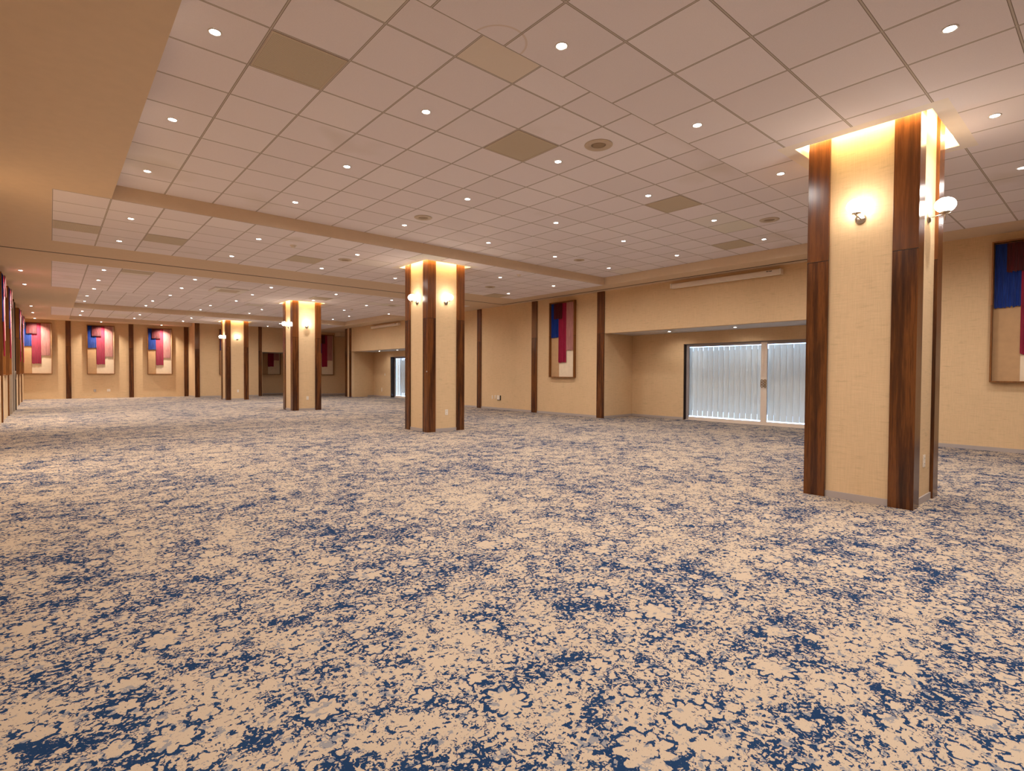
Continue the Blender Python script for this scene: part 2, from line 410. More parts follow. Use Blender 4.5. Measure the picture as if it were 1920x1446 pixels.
# ceiling: one slab cut into cells, with three raised tiled panels and an opening round each pillar
COFF = [(2.98, 9.07), (19.42, 25.38), (29.0, 31.03)]
ZONE = [(-6.0, 2.98, 0), (9.07, 12.65, 0), (14.95, 19.42, 1), (25.38, 29.0, 1)]
C0, C1 = 0.65, 11.02
BORD = 0.13
xs = sorted({XL-0.2, 0.04, C0, C1, XR+0.2, XALC+0.1, 5.42, CX-OPW, CX+OPW, CX-OPW-BORD, CX+OPW+BORD})
ys = {YBACK-0.1, 2.98, 9.07, 12.65, 14.95, 19.42, 25.38, 29.0, 31.03, YB, YN+0.2}
for c in CY: ys |= {c-OPW, c+OPW, c-OPW-BORD, c+OPW+BORD}
ys = sorted(ys)
def cell(x, y):
    for c in CY:
        if abs(x-CX) < OPW and abs(y-c) < OPW: return None
    for c in CY:
        if abs(x-CX) < OPW+BORD and abs(y-c) < OPW+BORD and y < 29: return (ZL, 4)
    if C0 < x < C1:
        for k, (a, b_) in enumerate(COFF):
            if a < y < b_: return (ZC, 0 if k == 0 else 1)
    if 0.04 < x < C1:
        for a, b_, k in ZONE:
            if a < y < b_: return (ZL, k)
    return (ZL, 2)
ce = MB(); grid = {}
for i in range(len(xs)-1):
    for j in range(len(ys)-1):
        q = cell((xs[i]+xs[i+1])/2, (ys[j]+ys[j+1])/2); grid[i, j] = q
        if q is None: continue
        z = q[0]
        ce.quad((xs[i], ys[j], z), (xs[i], ys[j+1], z), (xs[i+1], ys[j+1], z), (xs[i+1], ys[j], z), q[1])
for (i, j), q in grid.items():
    for di, dj in ((1, 0), (0, 1)):
        r = grid.get((i+di, j+dj))
        if (i+di, j+dj) in grid and q and r and abs(q[0]-r[0]) > 0.01:
            if di: ce.quad((xs[i+1], ys[j], ZL), (xs[i+1], ys[j+1], ZL), (xs[i+1], ys[j+1], ZC), (xs[i+1], ys[j], ZC), 2)
            else: ce.quad((xs[i], ys[j+1], ZL), (xs[i+1], ys[j+1], ZL), (xs[i+1], ys[j+1], ZC), (xs[i], ys[j+1], ZC), 2)
SH = ZL+0.34
for c in CY:                                     # lit shafts round the pillar heads
    a, b_, e, g = CX-OPW, CX+OPW, c-OPW, c+OPW
    ce.quad((a, e, ZL), (a, g, ZL), (a, g, SH), (a, e, SH), 3); ce.quad((b_, e, ZL), (b_, g, ZL), (b_, g, SH), (b_, e, SH), 3)
    ce.quad((a, e, ZL), (b_, e, ZL), (b_, e, SH), (a, e, SH), 3); ce.quad((a, g, ZL), (b_, g, ZL), (b_, g, SH), (a, g, SH), 3)
    ce.quad((a, e, SH), (b_, e, SH), (b_, g, SH), (a, g, SH), 3)
struct(ce.build('ceiling', [M['tile_a'], M['tile_b'], M['plaster'], M['soffit'], M['border']]))

# sliding-partition track let into the ceiling: an L of dark channel
tr = MB(); tr.box(XL, 11.59, 13.855, 13.905, ZL-0.004, ZL+0.02); tr.box(11.535, 11.585, 3.3, 13.855, ZL-0.004, ZL+0.02)
struct(tr.build('trim_1', M['track']))

# ---- walls
TOP = ZL+0.02
R1 = dict(y0=2.55, y1=9.69, yb0=2.44, yb1=9.80, d0=3.76, d1=8.08, hz=2.395, fx=0.07, ov=-0.02)
R2 = dict(y0=19.0, y1=26.40, yb0=18.9, yb1=26.75, d0=20.6, d1=24.92, hz=2.36, fx=0.20, ov=0.14)
XB = 13.25
wr = MB()
for a, b_ in ((YBACK, R1['y0']), (R1['y1'], R2['y0']), (R2['y1'], 27.13)): wr.box(XR, XR+0.15, a, b_, 0, TOP)
for R in (R1, R2):
    wr.box(XR, XR+0.15, R['y0'], R['y1'], R['hz'], TOP)
    zs = R['hz']+0.012
    wr.box(XR+0.15, XB+0.25, R['yb0']-0.15, R['yb1']+0.15, zs, zs+0.1, 1)
    wr.prism([(XR+0.15, R['y1']), (XB, R['yb1']), (XB+0.25, R['yb1']), (XB+0.25, R['yb1']+0.15), (XR+0.15, R['yb1']+0.15)], 0, zs)
    wr.prism([(XR+0.15, R['y0']), (XB, R['yb0']), (XB+0.25, R['yb0']), (XB+0.25, R['yb0']-0.15), (XR+0.15, R['yb0']-0.15)], 0, zs)
    wr.box(XB, XB+0.25, R['yb0'], R['d0'], 0, zs); wr.box(XB, XB+0.25, R['d1'], R['yb1'], 0, zs)
    wr.box(XB, XB+0.25, R['d0'], R['d1'], 2.09, zs)
wr.box(XALC, XALC+0.15, 27.13, YN, 0, TOP); wr.box(XR+0.15, XALC+0.15, 26.98, 27.13, 0, TOP)
struct(wr.build('wall_right', [M['linen'], M['soffit']]))
wl = MB(); wl.box(XL-0.15, XL, YBACK, YA+0.1, 0, TOP); struct(wl.build('wall_left', M['linen']))
wf = MB()
wf.box(XL, 5.42, YA, YA+0.15, 0, ZC+0.02)
wf.box(5.42, 5.57, YB, YA+0.15, 0, ZC+0.02); wf.box(5.57, 8.56, YB, YB+0.15, 0, ZC+0.02)
wf.box(8.56, 10.95, YB, YB+0.15, 2.355, ZC+0.02)
wf.box(10.95, XALC+0.1, YB, YB+0.15, 0, ZC+0.02)
wf.box(8.41, 8.56, YB+0.15, YN+0.15, 0, 2.45); wf.box(10.95, 11.1, YB+0.15, YN+0.15, 0, 2.45); wf.box(8.56, 10.95, YN, YN+0.15, 0, 2.45)
wf.box(8.56, 10.95, YB+0.15, YN, 2.365, 2.45, 1)
struct(wf.build('wall_far', [M['linen'], M['soffit']]))
wb = MB(); wb.box(XL-0.15, XR+0.15, YBACK-0.15, YBACK, 0, TOP); struct(wb.build('wall_back', M['linen']))
bk = MB(); bk.box(12.55, XALC, 29.5, YB, 3.37, ZL); struct(bk.build('trim_2', M['plaster']))

# baseboards
def baseboard(name, segs):
    b = MB()
    for s in segs: b.box(*s)
    struct(b.build(name, M['base']))
bt, bh = 0.012, 0.065
baseboard('baseboard_right', [(XR-bt, XR, YBACK, 2.28, 0, bh), (XR-bt, XR, 9.95, 12.43, 0, bh), (XR-bt, XR, 12.68, 15.36, 0, bh), (XR-bt, XR, 15.62, 19.0, 0, bh),
    (XB-bt, XB, R1['yb0'], R1['d0'], 0, bh), (XB-bt, XB, R1['d1'], R1['yb1'], 0, bh), (XB-bt, XB, R2['d1'], R2['yb1'], 0, bh)])
b = MB(); b.prism([(XR, 9.69-bt), (XB, 9.80-bt), (XB, 9.80), (XR, 9.69)], 0, bh); b.prism([(XR, R2['y1']-bt), (XB, R2['yb1']-bt), (XB, R2['yb1']), (XR, R2['y1'])], 0, bh)
struct(b.build('baseboard_recess', M['base']))
baseboard('baseboard_far', [(5.64, 8.36, YB-bt, YB, 0, bh), (8.56, 10.95, YN-bt, YN, 0, bh), (10.95, XALC, YB-bt, YB, 0, bh), (5.42-bt, 5.42, YB, YA, 0, bh)])

# wooden pilaster strips on the walls
n_trim = [3]
def strip(x0, x1, y0, y1, z1):
    m = MB(); m.box(x0, x1, y0, y1, 0, z1)
    struct(m.build('trim_%d' % n_trim[0], M['wood'], bevel=0.003)); n_trim[0] += 1
for a, b_ in ((9.69, 9.95), (12.43, 12.68), (15.36, 15.60), (26.40, 26.62), (26.90, 27.13), (2.29, 2.54)):
    strip(XR-0.03, XR, a, b_, ZL-0.005)
for c in (17.83, 20.45, 23.75, 26.76, 29.38): strip(XL, XL+0.03, c-0.1, c+0.12, ZL-0.005)
for a, b_ in ((0.54, 0.73), (2.90, 3.09), (5.22, 5.41)): strip(a, b_, YA-0.03, YA, ZL-0.01)
for a, b_ in ((5.42, 5.63), (8.37, 8.54)): strip(a, b_, YB-0.03, YB, ZC-0.01)

# ---- sliding glass doors in the two recesses, blinds and shutter behind them, the latter added to shape the glow
def sliding_door(name, R):
    y0, y1 = R['d0'], R['d1']; ym = (y0+y1)/2; z1 = 2.09
    m = MB()                                      # fixed outer frame: white lip and dark channel
    xf = XB+R['fx']
    m.box(XB+0.025, xf, y1-0.012, y1, 0, z1, 0); m.box(XB+0.025, xf, y0, y0+0.012, 0, z1, 0); m.box(XB+0.025, xf, y0, y1, z1-0.012, z1, 1)
    for a, b_ in ((y0, y0+0.035), (y1-0.035, y1)): m.box(xf, xf+0.10, a, b_, 0, z1, 0)
    m.box(xf, xf+0.10, y0, y1, z1-0.03, z1, 1)
    m.box(xf, xf+0.10, y0, y1, 0, 0.012, 2)
    root = m.build(name, [M['darkalu'], M['greyalu'], M['alu']]); struct(root)
    for k, (a, b_) in enumerate(((y0+0.035, ym), (ym, y1-0.035))):
        lf = MB(); x0, x1 = xf+0.02, xf+0.065; w = 0.075
        outer = 1
        ends = ((a, a+w), (b_-w, b_))
        for q, (p0, p1) in enumerate(ends):
            grey = (k == 0 and q == 0) or (k == 1 and q == 1)
            lf.box(x0, x1, p0, p1, 0.012, z1-0.03, outer if grey else 0)
        lf.box(x0, x1, a+w, b_-w, 0.012, 0.088, 0); lf.box(x0, x1, a+w, b_-w, z1-0.085, z1-0.03, 1)
        leaf = lf.build('door_leaf', [M['alu'], M['greyalu']], root, bevel=0.003)
        g = MB(); g.box(x0+0.018, x0+0.024, a+w, b_-w, 0.088, z1-0.085); g.build('glass_pane', M['glass'], leaf)
        yc = ym-0.0375 if k == 0 else ym+0.0375; sg = -1 if k == 0 else 1
        h = MB(); h.box(x0-0.010, x0, yc-0.016, yc+0.016, 0.92, 1.15, 0)
        for zc in (0.97, 1.035, 1.10):
            pts = [(x0-0.018-0.012*math.sin(t), yc+sg*0.030*math.cos(t), zc+0.028*math.sin(t)) for t in [2*math.pi*i/14 for i in range(15)]]
            h.tube(pts, 0.006, 6, 1)
        h.tube([(x0-0.012, yc, 0.93), (x0-0.045, yc+sg*0.012, 0.96), (x0-0.045, yc+sg*0.012, 1.11), (x0-0.012, yc, 1.14)], 0.007, 6, 1)
        h.build('door_handle', [M['white'], M['brass']], leaf)
    return root
sliding_door('door_1', R1); sliding_door('door_2', R2)
def blinds(label, R):
    t = thing('vertical_blind', label, 'blind', (XB+R['fx']+0.135, (R['d0']+R['d1'])/2, 0))
    half = (R['d1']-R['d0'])/2
    rail = MB(); rail.box(-0.02, 0.02, -half+0.04, half-0.04, 2.035, 2.06); rail.build('head_rail', M['alu'], t)
    n = 14
    for side in (-1, 1):
        m = MB()
        span = half-0.055+R['ov']
        for k in range(n):
            yc = side*(0.055+(k+0.5)*span/n); w = span/n*0.515; dx = 0.0065+random.uniform(0, 0.003)
            tw = random.uniform(-0.002, 0.002)
            z0, z1 = 0.105+random.uniform(0, 0.008), 1.995
            m.quad((-dx, yc-w, z0), (dx, yc+w, z0), (dx+tw, yc+w, z1), (-dx+tw, yc-w, z1))
            i = len(m.v)
        ob = m.build('blind_panel', M['slat'], t)
        sl = ob.modifiers.new('thickness', 'SOLIDIFY'); sl.thickness = 0.001
    return t
blinds('pale grey vertical blind behind the wide glass doors nearest the big pillar', R1)
blinds('pale grey vertical blind behind the far glass door, half hidden by second pillar', R2)
for R, lab in ((R1, 'grey slatted outdoor shutter added unseen behind the nearer vertical blind'), (R2, 'grey slatted outdoor shutter added unseen behind the far vertical blind')):
    m = MB(); zz = 0.21  # unseen slats added so skylight mainly reaches the blind's top and bottom
    while zz < 1.88:
        m.box(XB+0.85, XB+0.865, R['d0']-0.5, R['d1']+0.4, zz, zz+0.055); zz += 0.0555
    m.box(XB+0.83, XB+0.88, R['d0']-0.54, R['d0']-0.5, 0, 2.3); m.box(XB+0.83, XB+0.88, R['d1']+0.4, R['d1']+0.44, 0, 2.3)
    o = m.build('exterior_light_blocker', M['blocker']); o['label'] = lab; o['category'] = 'blocker'

# tall grey door leaf on the left wall between the hangings
m = MB(); m.box(XL, XL+0.045, 21.1, 23.35, 0, 3.42, 0); m.box(XL+0.045, XL+0.055, 22.2, 22.22, 0.02, 3.38, 1); m.box(XL, XL+0.07, 23.35, 23.42, 0, 3.45, 1)
d3 = m.build('door_3', [M['greydoor'], M['track']]); struct(d3)
h = MB(); h.tube([(XL+0.05, 22.1, 1.0), (XL+0.10, 22.1, 1.0), (XL+0.10, 22.1, 1.25), (XL+0.05, 22.1, 1.25)], 0.01, 8); h.build('door_handle', M['steel'], d3)

# ================================================================== PILLARS
PL = ['nearest broad square pillar with walnut corners and beige linen faces', 'second square pillar back, standing mid-room in front of the right wall',
      'third square pillar back, between the second pillar and the far niche', 'farthest and smallest looking square pillar, in front of the far wall']
def pillar(i):
    c = CY[i]; t = thing('pillar', PL[i], 'pillar', (CX, c, 0), 0, 'square pillars down the middle of the hall')
    a = HW-0.03; m = MB(); m.box(-a, a, -a, a, 0, ZL+0.335); m.build('linen_core', M['linen'], t)
    w, th = 0.2, 0.032
    for sx in (-1, 1):
        for sy in (-1, 1):
            o, n = HW, HW-w; q = HW-th
            poly = [(o, o), (n, o), (n, q), (q, q), (q, n), (o, n)]
            m = MB(); m.prism([(sx*x, sy*y) for x, y in poly], 0, ZL+0.33)
            m.build('corner_panel', M['wood'], t, bevel=0.002)
    for k in range(4):
        m = MB(); n = HW-w; b0, b1 = a, a+0.013
        if k == 0: m.box(-n, n, b0, b1, 0, bh)
        if k == 1: m.box(-n, n, -b1, -b0, 0, bh)
        if k == 2: m.box(b0, b1, -n, n, 0, bh)
        if k == 3: m.box(-b1, -b0, -n, n, 0, bh)
        m.build('kick_strip', M['base'], t)
    return t
for i in range(4): pillar(i)
# LED strips round the shafts
WHICH = ['nearest', 'second', 'third', 'farthest']
for i, c in enumerate(CY):
    t = thing('cove_light', 'warm hidden light strip in the ceiling slot round the %s pillar' % WHICH[i], 'light', (CX, c, ZL+0.10), 0, 'ceiling slot lights round the pillars')
    o = OPW-0.002; k = 0.012
    for j in range(4):
        m = MB()
        if j == 0: m.box(-o, o, o-k, o, 0, 0.035)
        if j == 1: m.box(-o, o, -o, -o+k, 0, 0.035)
        if j == 2: m.box(o-k, o, -o, o, 0, 0.035)
        if j == 3: m.box(-o, -o+k, -o, o, 0, 0.035)
        m.build('light_strip', M['led'], t)

# ================================================================== SCONCES
def make_sconce(label, loc, rz):
    """faces -Y in its own space"""
    t = thing('wall_sconce', label, 'wall lamp', loc, rz, 'globe sconces on the pillars')
    m = MB(); m.lathe([(0.0, -0.018), (0.044, -0.018), (0.048, -0.010), (0.048, 0.0), (0.0, 0.0)], 24, axis='Y'); m.build('back_plate', M['steel'], t)
    m = MB(); m.tube([(0, -0.012, 0), (0, -0.06, 0.004), (0, -0.125, 0.010), (0, -0.175, 0.012)], 0.006); m.tube([(0, -0.13, -0.05), (0, -0.13, 0.03)], 0.004)
    m.build('arm', M['steel'], t)
    m = MB(); m.lathe([(0.0, 0.022), (0.034, 0.024), (0.042, 0.032), (0.0, 0.034)], 24, (0, -0.13, 0)); m.build('globe_holder', M['steel'], t)
    m = MB(); pr = []
    for k in range(15):
        a = -math.pi/2+0.42+(math.pi-0.42)*k/14
        pr.append((max(0.0, 0.084*math.cos(a)), 0.030+0.066+0.070*math.sin(a)))
    m.lathe(pr, 28, (0, -0.13, 0)); m.build('glass_globe', M['globe'], t)
    return t
ZS = 2.765
sc0 = make_sconce('globe sconce on the wide left face of the nearest pillar', (CX-HW+0.03, CY[0], ZS), -math.pi/2)
for i in range(4):
    if i: dup(sc0, 'globe sconce on the %s face of the %s pillar' % ('narrow left', WHICH[i]), (CX-HW+0.03, CY[i], ZS), -math.pi/2)
    dup(sc0, 'globe sconce on the %s face of the %s pillar' % ('narrow right' if i == 0 else 'wider right', WHICH[i]), (CX, CY[i]-HW+0.03, ZS), 0.0)

# ================================================================== HANGINGS
FZ0, FZ1, FW, FD = 1.14, 3.44, 1.04, 0.105
def yarn(u0, u1, z0, z1, y, depth=0.018, cord=0.013, fringe=0.02, seed=0):
    rnd = random.Random(seed); m = MB(); n = int((u1-u0)/cord); st = 4; cols = n*st+1; i0 = len(m.v)
    rows = [z1, z1-0.25, (z0+z1)/2, z0+0.15, None]
    jit = [rnd.uniform(-0.6, 0.6) for _ in range(n+1)]; fr = [rnd.uniform(-1, 0.6) for _ in range(n+1)]
    for r, z in enumerate(rows):
        for c in range(cols):
            k = c//st; ph = (c % st)/st
            zz = (z0+fringe*fr[min(k, n)]) if z is None else z
            yy = y-depth*0.45*abs(math.sin(math.pi*ph)) - depth*0.4*(0.5+0.5*jit[min(k, n)]) - (0.008 if r > 2 else 0)*jit[min(k, n)]
            m.v.append((u0+(u1-u0)*c/(cols-1), yy, zz))
    R_ = len(rows)
    for r in range(R_-1):
        for c in range(cols-1):
            a = i0+r*cols+c; m.f.append((a, a+cols, a+cols+1, a+1)); m.m.append(0); m.sm.append(False)
    b0 = len(m.v)                                  # back sheet closes the thickness
    for r, z in enumerate(rows):
        for c in range(cols):
            v = m.v[i0+r*cols+c]; m.v.append((v[0], y, v[2]))
    for r in range(R_-1):
        for c in range(cols-1):
            a = b0+r*cols+c; m.f.append((a, a+1, a+cols+1, a+cols)); m.m.append(0); m.sm.append(False)
    def side(idx):
        for a, b_ in zip(idx[:-1], idx[1:]):
            m.f.append((i0+a, i0+b_, b0+b_, b0+a)); m.m.append(0); m.sm.append(False)
    side([c for c in range(cols)]); side([(R_-1)*cols+c for c in range(cols)])
    side([r*cols for r in range(R_)]); side([r*cols+cols-1 for r in range(R_)])
    return m
def make_hanging(label, loc, rz, group, bulge=0.0):
    """hung on a wall at local y = 0, faces -Y; x runs left to right for the viewer"""
    t = thing('wall_hanging', label, 'wall hanging', loc, rz, group)
    w, e = FW/2, 0.022
    m = MB(); m.box(-w, -w+e, -FD, 0, FZ0, FZ1); m.box(w-e, w, -FD, 0, FZ0, FZ1)
    m.box(-w+e, w-e, -FD, 0, FZ0, FZ0+e); m.box(-w+e, w-e, -FD, 0, FZ1-e, FZ1)
    m.build('frame', M['frame'], t, bevel=0.002)
    m = MB(); m.box(-w+e, -w+0.36, -0.012, -0.004, FZ0+e, FZ1-e); m.build('tan_board', M['tan'], t)['label'] = 'tan striped backing board'
    m = MB(); m.box(-w+0.36, w-e, -0.012, -0.004, FZ0+e, FZ1-e); m.build('cream_board', M['cream'], t)['label'] = 'cream backing board'
    top = FZ1-e-0.004
    m = yarn(-w+0.03, -w+0.355, 2.371, top, -0.030-bulge, seed=1); m.build('blue_yarn', M['blue'], t)['label'] = 'blue yarn panel'
    m = yarn(-w+0.355, -w+0.67, 1.60, top, -0.034-bulge, seed=2); m.build('crimson_yarn', M['red'], t)['label'] = 'long crimson yarn panel'
    m = yarn(-w+0.67, -w+0.97, 1.967, top, -0.030-bulge, seed=3); m.build('mauve_yarn', M['mauve'], t)['label'] = 'dusty pink yarn panel'
    m = yarn(-w+0.18, -w+0.53, 2.93, FZ1-e-0.03, -0.070-bulge, seed=4); m.build('burgundy_yarn', M['burg'], t)['label'] = 'short burgundy yarn panel'
    m = MB(); m.tube([(-w+e, -0.045, top-0.01), (w-e, -0.045, top-0.01)], 0.007, 8); m.build('hanging_rod', M['frame'], t)
    return t
GH = 'framed colour-block yarn hangings'
h0 = make_hanging('yarn hanging on the right wall between two dark wood strips', (XR, 11.29, 0), -math.pi/2, GH)
dup(h0, 'yarn hanging cut by the right photo edge, beyond the nearest pillar', (XR, 1.0, 0), -math.pi/2)
dup(h0, 'spotlit yarn hanging on the far wall, in the left corner', (-0.45, YA, 0), 0)
dup(h0, 'spotlit yarn hanging between the first two wood strips of the far wall', (1.82, YA, 0), 0)
dup(h0, 'spotlit yarn hanging on the far wall, rightmost of its three', (4.17, YA, 0), 0)
dup(h0, 'yarn hanging mostly hidden behind the farthest pillar', (7.02, YB, 0), 0)
dup(h0, 'yarn hanging in the far niche, its top cut off by the header', (9.68, YN, 0), 0)
dup(h0, 'dim yarn hanging on the far wall just right of the third pillar', (11.93, YB, 0), 0)
h1 = None
for y, l in ((16.85, 'nearest yarn hanging seen edge-on on the left wall'), (19.45, 'yarn hanging seen edge-on, second along the left wall, before the grey door'),
             (25.7, 'yarn hanging seen edge-on on the left wall just beyond the grey door'), (28.5, 'yarn hanging seen edge-on on the left wall, nearest the far corner')):
    if h1 is None: h1 = make_hanging(l, (XL, y, 0), math.pi/2, GH, 0.07)   # here the yarn swells out past the frame
    else: dup(h1, l, (XL, y, 0), math.pi/2)

# ================================================================== DOWNLIGHTS
def make_downlight(label, loc, group):
    t = thing('downlight', label, 'ceiling light', loc, 0, group)
    m = MB(); m.lathe([(0.035, -0.001), (0.048, -0.001), (0.049, -0.003), (0.046, -0.006), (0.038, -0.005), (0.035, -0.001)], 24); m.build('trim_ring', M['ring'], t)
    m = MB(); m.lathe([(0.0, -0.008), (0.020, -0.007), (0.035, -0.003), (0.035, -0.001), (0.0, -0.001)], 24); m.build('glowing_lens', M['lens'], t)
    return t
ld = bpy.data.lights.new('downlight_lamp', 'SPOT'); ld.energy = DOWN_W; ld.color = DOWN_COL; ld.spot_size = math.radians(172); ld.spot_blend = 1.0; ld.shadow_soft_size = 0.05
la = bpy.data.lights.new('accent_lamp', 'SPOT'); la.energy = ACCENT_W; la.color = (1.0, 0.88, 0.74); la.spot_size = math.radians(120); la.spot_blend = 0.9; la.shadow_soft_size = 0.03
proto = [None]
def downlight(x, y, z, label, group, accent=False):
    if proto[0] is None: t = proto[0] = make_downlight(label, (x, y, z), group)
    else: t = dup(proto[0], label, (x, y, z), None, group)
    return t
lamps = []
GX = [0.955, 2.785, 4.615, 6.445, 8.275, 10.105]
COLN = ['first', 'second', 'third', 'fourth', 'fifth', 'sixth']
ROWN = ['nearest', 'second', 'third']
G1 = 'downlights in the nearer raised ceiling panel'
for j, y in enumerate((4.52, 6.35, 8.18)):
    for i, x in enumerate(GX):
        downlight(x, y, ZC, 'downlight in nearer raised ceiling panel, %s row back, %s from its left edge' % (ROWN[j], COLN[i]), G1); lamps.append((x, y, ZC, 0))
G2 = 'downlights around the nearest pillar'
for x, y, l in ((2.785, 2.70, 'downlight at top centre of photo, on the lower ceiling edge'), (4.615, 2.70, 'downlight left of nearest pillar, two tiles out from its slot'),
                (6.445, 2.70, 'downlight just behind the left corner of the nearest pillar head'), (4.615, 0.84, 'downlight at the top right, in front of the nearest pillar'),
                (6.445, 0.84, 'downlight right of the nearest pillar head'), (8.275, 0.84, 'downlight cut by the right photo edge, above the yarn hanging')):
    downlight(x, y, ZL, l, G2); lamps.append((x, y, ZL, 0))
for x, y in ((0.955, 0.84), (2.785, 0.84), (0.955, 2.70), (0.955, -1.0), (2.785, -1.0), (4.615, -1.0), (6.445, -1.0), (2.785, -2.85), (6.445, -2.85), (10.105, 2.70), (8.275, 2.70), (10.105, 0.84), (8.275, -1.0)):
    lamps.append((x, y, ZL, 0))
G3 = 'downlights on the lower ceiling round the second pillar'
for j, y in enumerate((10.03, 11.87)):
    for i, x in enumerate(GX):
        if (i, j) == (3, 0): continue
        downlight(x, y, ZL, 'downlight on low ceiling round the second pillar, %s row, %s from left' % (('nearer', 'farther')[j], COLN[i]), G3); lamps.append((x, y, ZL, 0))
G4 = 'downlights on the low ceiling beyond the dark track'
for j, y in enumerate((15.47, 17.28, 19.13)):
    for i, x in enumerate(GX):
        if (i, j) in ((3, 2),): continue
        downlight(x, y, ZL, 'downlight beyond the dark ceiling track, %s row from it, %s from left' % (('first', 'second', 'third')[j], COLN[i]), G4); lamps.append((x, y, ZL, 0))
G5 = 'downlights in the farther raised ceiling panel'
for j, y in enumerate((22.82, 24.62)):
    for i, x in enumerate(GX):
        downlight(x, y, ZC, 'downlight in farther raised ceiling panel, %s visible row, %s from its left edge' % (('first', 'second')[j], COLN[i]), G5); lamps.append((x, y, ZC, 0))
for x in GX: lamps.append((x, 21.0, ZC, 0))
G6 = 'downlights round the farthest pillar'
for j, y in enumerate((26.45, 28.35)):
    for i, x in enumerate(GX[:5]):
        if (i, j) == (3, 0): continue
        downlight(x, y, ZL, 'downlight on low ceiling round the farthest pillar, %s row, %s from left' % (('nearer', 'farther')[j], COLN[i]), G6); lamps.append((x, y, ZL, 0))
G7 = 'accent downlights along the left wall'
for y, l in ((9.06, 'downlight cut by the left photo edge, on the plain ceiling strip'), (16.85, 'downlight above the nearest edge-on hanging on the left wall'),
             (19.45, 'downlight above the second edge-on hanging on the left wall'), (25.7, 'downlight above the edge-on hanging beyond the grey door'), (28.5, 'downlight above the last edge-on hanging before the corner')):
    downlight(-0.5, y, ZL, l, G7); lamps.append((-0.5, y, ZL, 1))
G8 = 'accent downlights over the far wall hangings'
for x, l in ((-0.5, 'downlight above the far wall hanging in the left corner'), (1.82, 'downlight above the middle hanging of the far wall'), (4.2, 'downlight above the rightmost far wall hanging')):
    downlight(x, YA-0.40, ZL, l, G8); lamps.append((x, YA-0.40, ZL, 1))
G9 = 'small downlights under the recess headers'
for x, y, z, l in ((12.62, 8.13, 2.407, 'small light under the near recess header, over the door frame side'), (12.62, 6.31, 2.407, 'small light under the near recess header, nearer the big pillar'),
                   (12.62, 24.9, 2.372, 'small light under the far recess header, farther from second pillar'), (12.62, 23.05, 2.372, 'small light under the far recess header, touching second pillar edge')):
    downlight(x, y, z, l, G9); lamps.append((x, y, z, 2))
lr = bpy.data.lights.new('recess_lamp', 'SPOT'); lr.energy = 36; lr.color = (1.0, 0.92, 0.84); lr.spot_size = math.radians(165); lr.spot_blend = 0.9; lr.shadow_soft_size = 0.04
for x, y, z, k in lamps:
    o = bpy.data.objects.new(('downlight_lamp', 'accent_lamp', 'recess_lamp')[k], (ld, la, lr)[k]); COL.objects.link(o); o.location = (x, y, z-0.012)

# ================================================================== CEILING FITTINGS
def vent_tile(x0, y0, z, label, w=T, d=T):
    t = thing('ceiling_vent', label, 'vent', (x0+w/2, y0+d/2, z), 0, 'perforated vents in the ceiling grid')
    a, b_ = w/2-0.012, d/2-0.012
    m = MB(); m.box(-a+0.015, a-0.015, -b_+0.015, b_-0.015, -0.004, -0.001); m.build('perforated_plate', M['vent'], t)
    m = MB(); e = 0.015
    m.box(-a, -a+e, -b_, b_, -0.006, -0.001); m.box(a-e, a, -b_, b_, -0.006, -0.001); m.box(-a+e, a-e, -b_, -b_+e, -0.006, -0.001); m.box(-a+e, a-e, b_-e, b_, -0.006, -0.001)
    m.build('vent_frame', M['spkring'], t)
gx = lambda k: C0+T*k
gy = lambda k: 2.98+T*k
gz = lambda k: 15.145+T*k
vent_tile(gx(1), gy(2), ZC, 'perforated ceiling vent nearest the plain left soffit, top left of photo')
vent_tile(gx(5), gy(2), ZC, 'perforated ceiling vent left of the large round diffuser')
vent_tile(gx(10), gy(2), ZC, 'perforated ceiling vent left of nearest pillar, beside a downlight')
vent_tile(gx(15), gy(3), ZC, 'perforated vent near the right wall end of nearer raised panel')
vent_tile(0.04, gy(13), ZL, 'dark vent in the lone tile column beside the left soffit')
vent_tile(gx(1), gy(13), ZL, 'perforated vent on low ceiling, between the first downlights before the track')
vent_tile(gx(5), gy(13), ZL, 'perforated vent on low ceiling left of the second pillar head')
vent_tile(gx(15), gy(15), ZL, 'perforated vent on low ceiling close to the right wall')
vent_tile(gx(1), 15.03, ZL, 'perforated vent just beyond the dark track, far left', T, 0.45)
vent_tile(gx(9), gz(2), ZL, 'perforated vent beyond the track, right of the third pillar')
def diffuser(x, y, z, r, label):
    t = thing('round_diffuser', label, 'speaker', (x, y, z), 0, 'round ceiling speakers and diffusers')
    m = MB(); m.lathe([(r*0.52, -0.004), (r*0.60, -0.014), (r*0.95, -0.010), (r, -0.004), (r, -0.001), (r*0.52, -0.001), (r*0.52, -0.004)], 32); m.build('outer_ring', M['spkring'], t)
    m = MB(); m.lathe([(0.0, -0.006), (r*0.3, -0.007), (r*0.52, -0.004), (r*0.52, -0.001), (0, -0.001)], 32); m.build('mesh_centre', M['speaker'], t)
diffuser(4.62, 3.90, ZC, 0.155, 'large round diffuser with dark centre, right of a perforated vent')
diffuser(4.62, 7.58, ZC, 0.145, 'round diffuser near the far edge of nearer raised ceiling panel')
diffuser(8.91, 3.90, ZC, 0.15, 'round diffuser beside the left edge of the nearest pillar')
diffuser(8.91, 8.05, ZC, 0.12, 'small round diffuser in the far right part of nearer raised panel')
diffuser(8.98, 11.31, ZL, 0.14, 'round diffuser on low ceiling right of the second pillar')
diffuser(4.63, 10.65, ZL, 0.14, 'round diffuser on low ceiling left of the second pillar')
diffuser(8.94, 16.70, ZL, 0.13, 'round diffuser seen between third and second pillars')
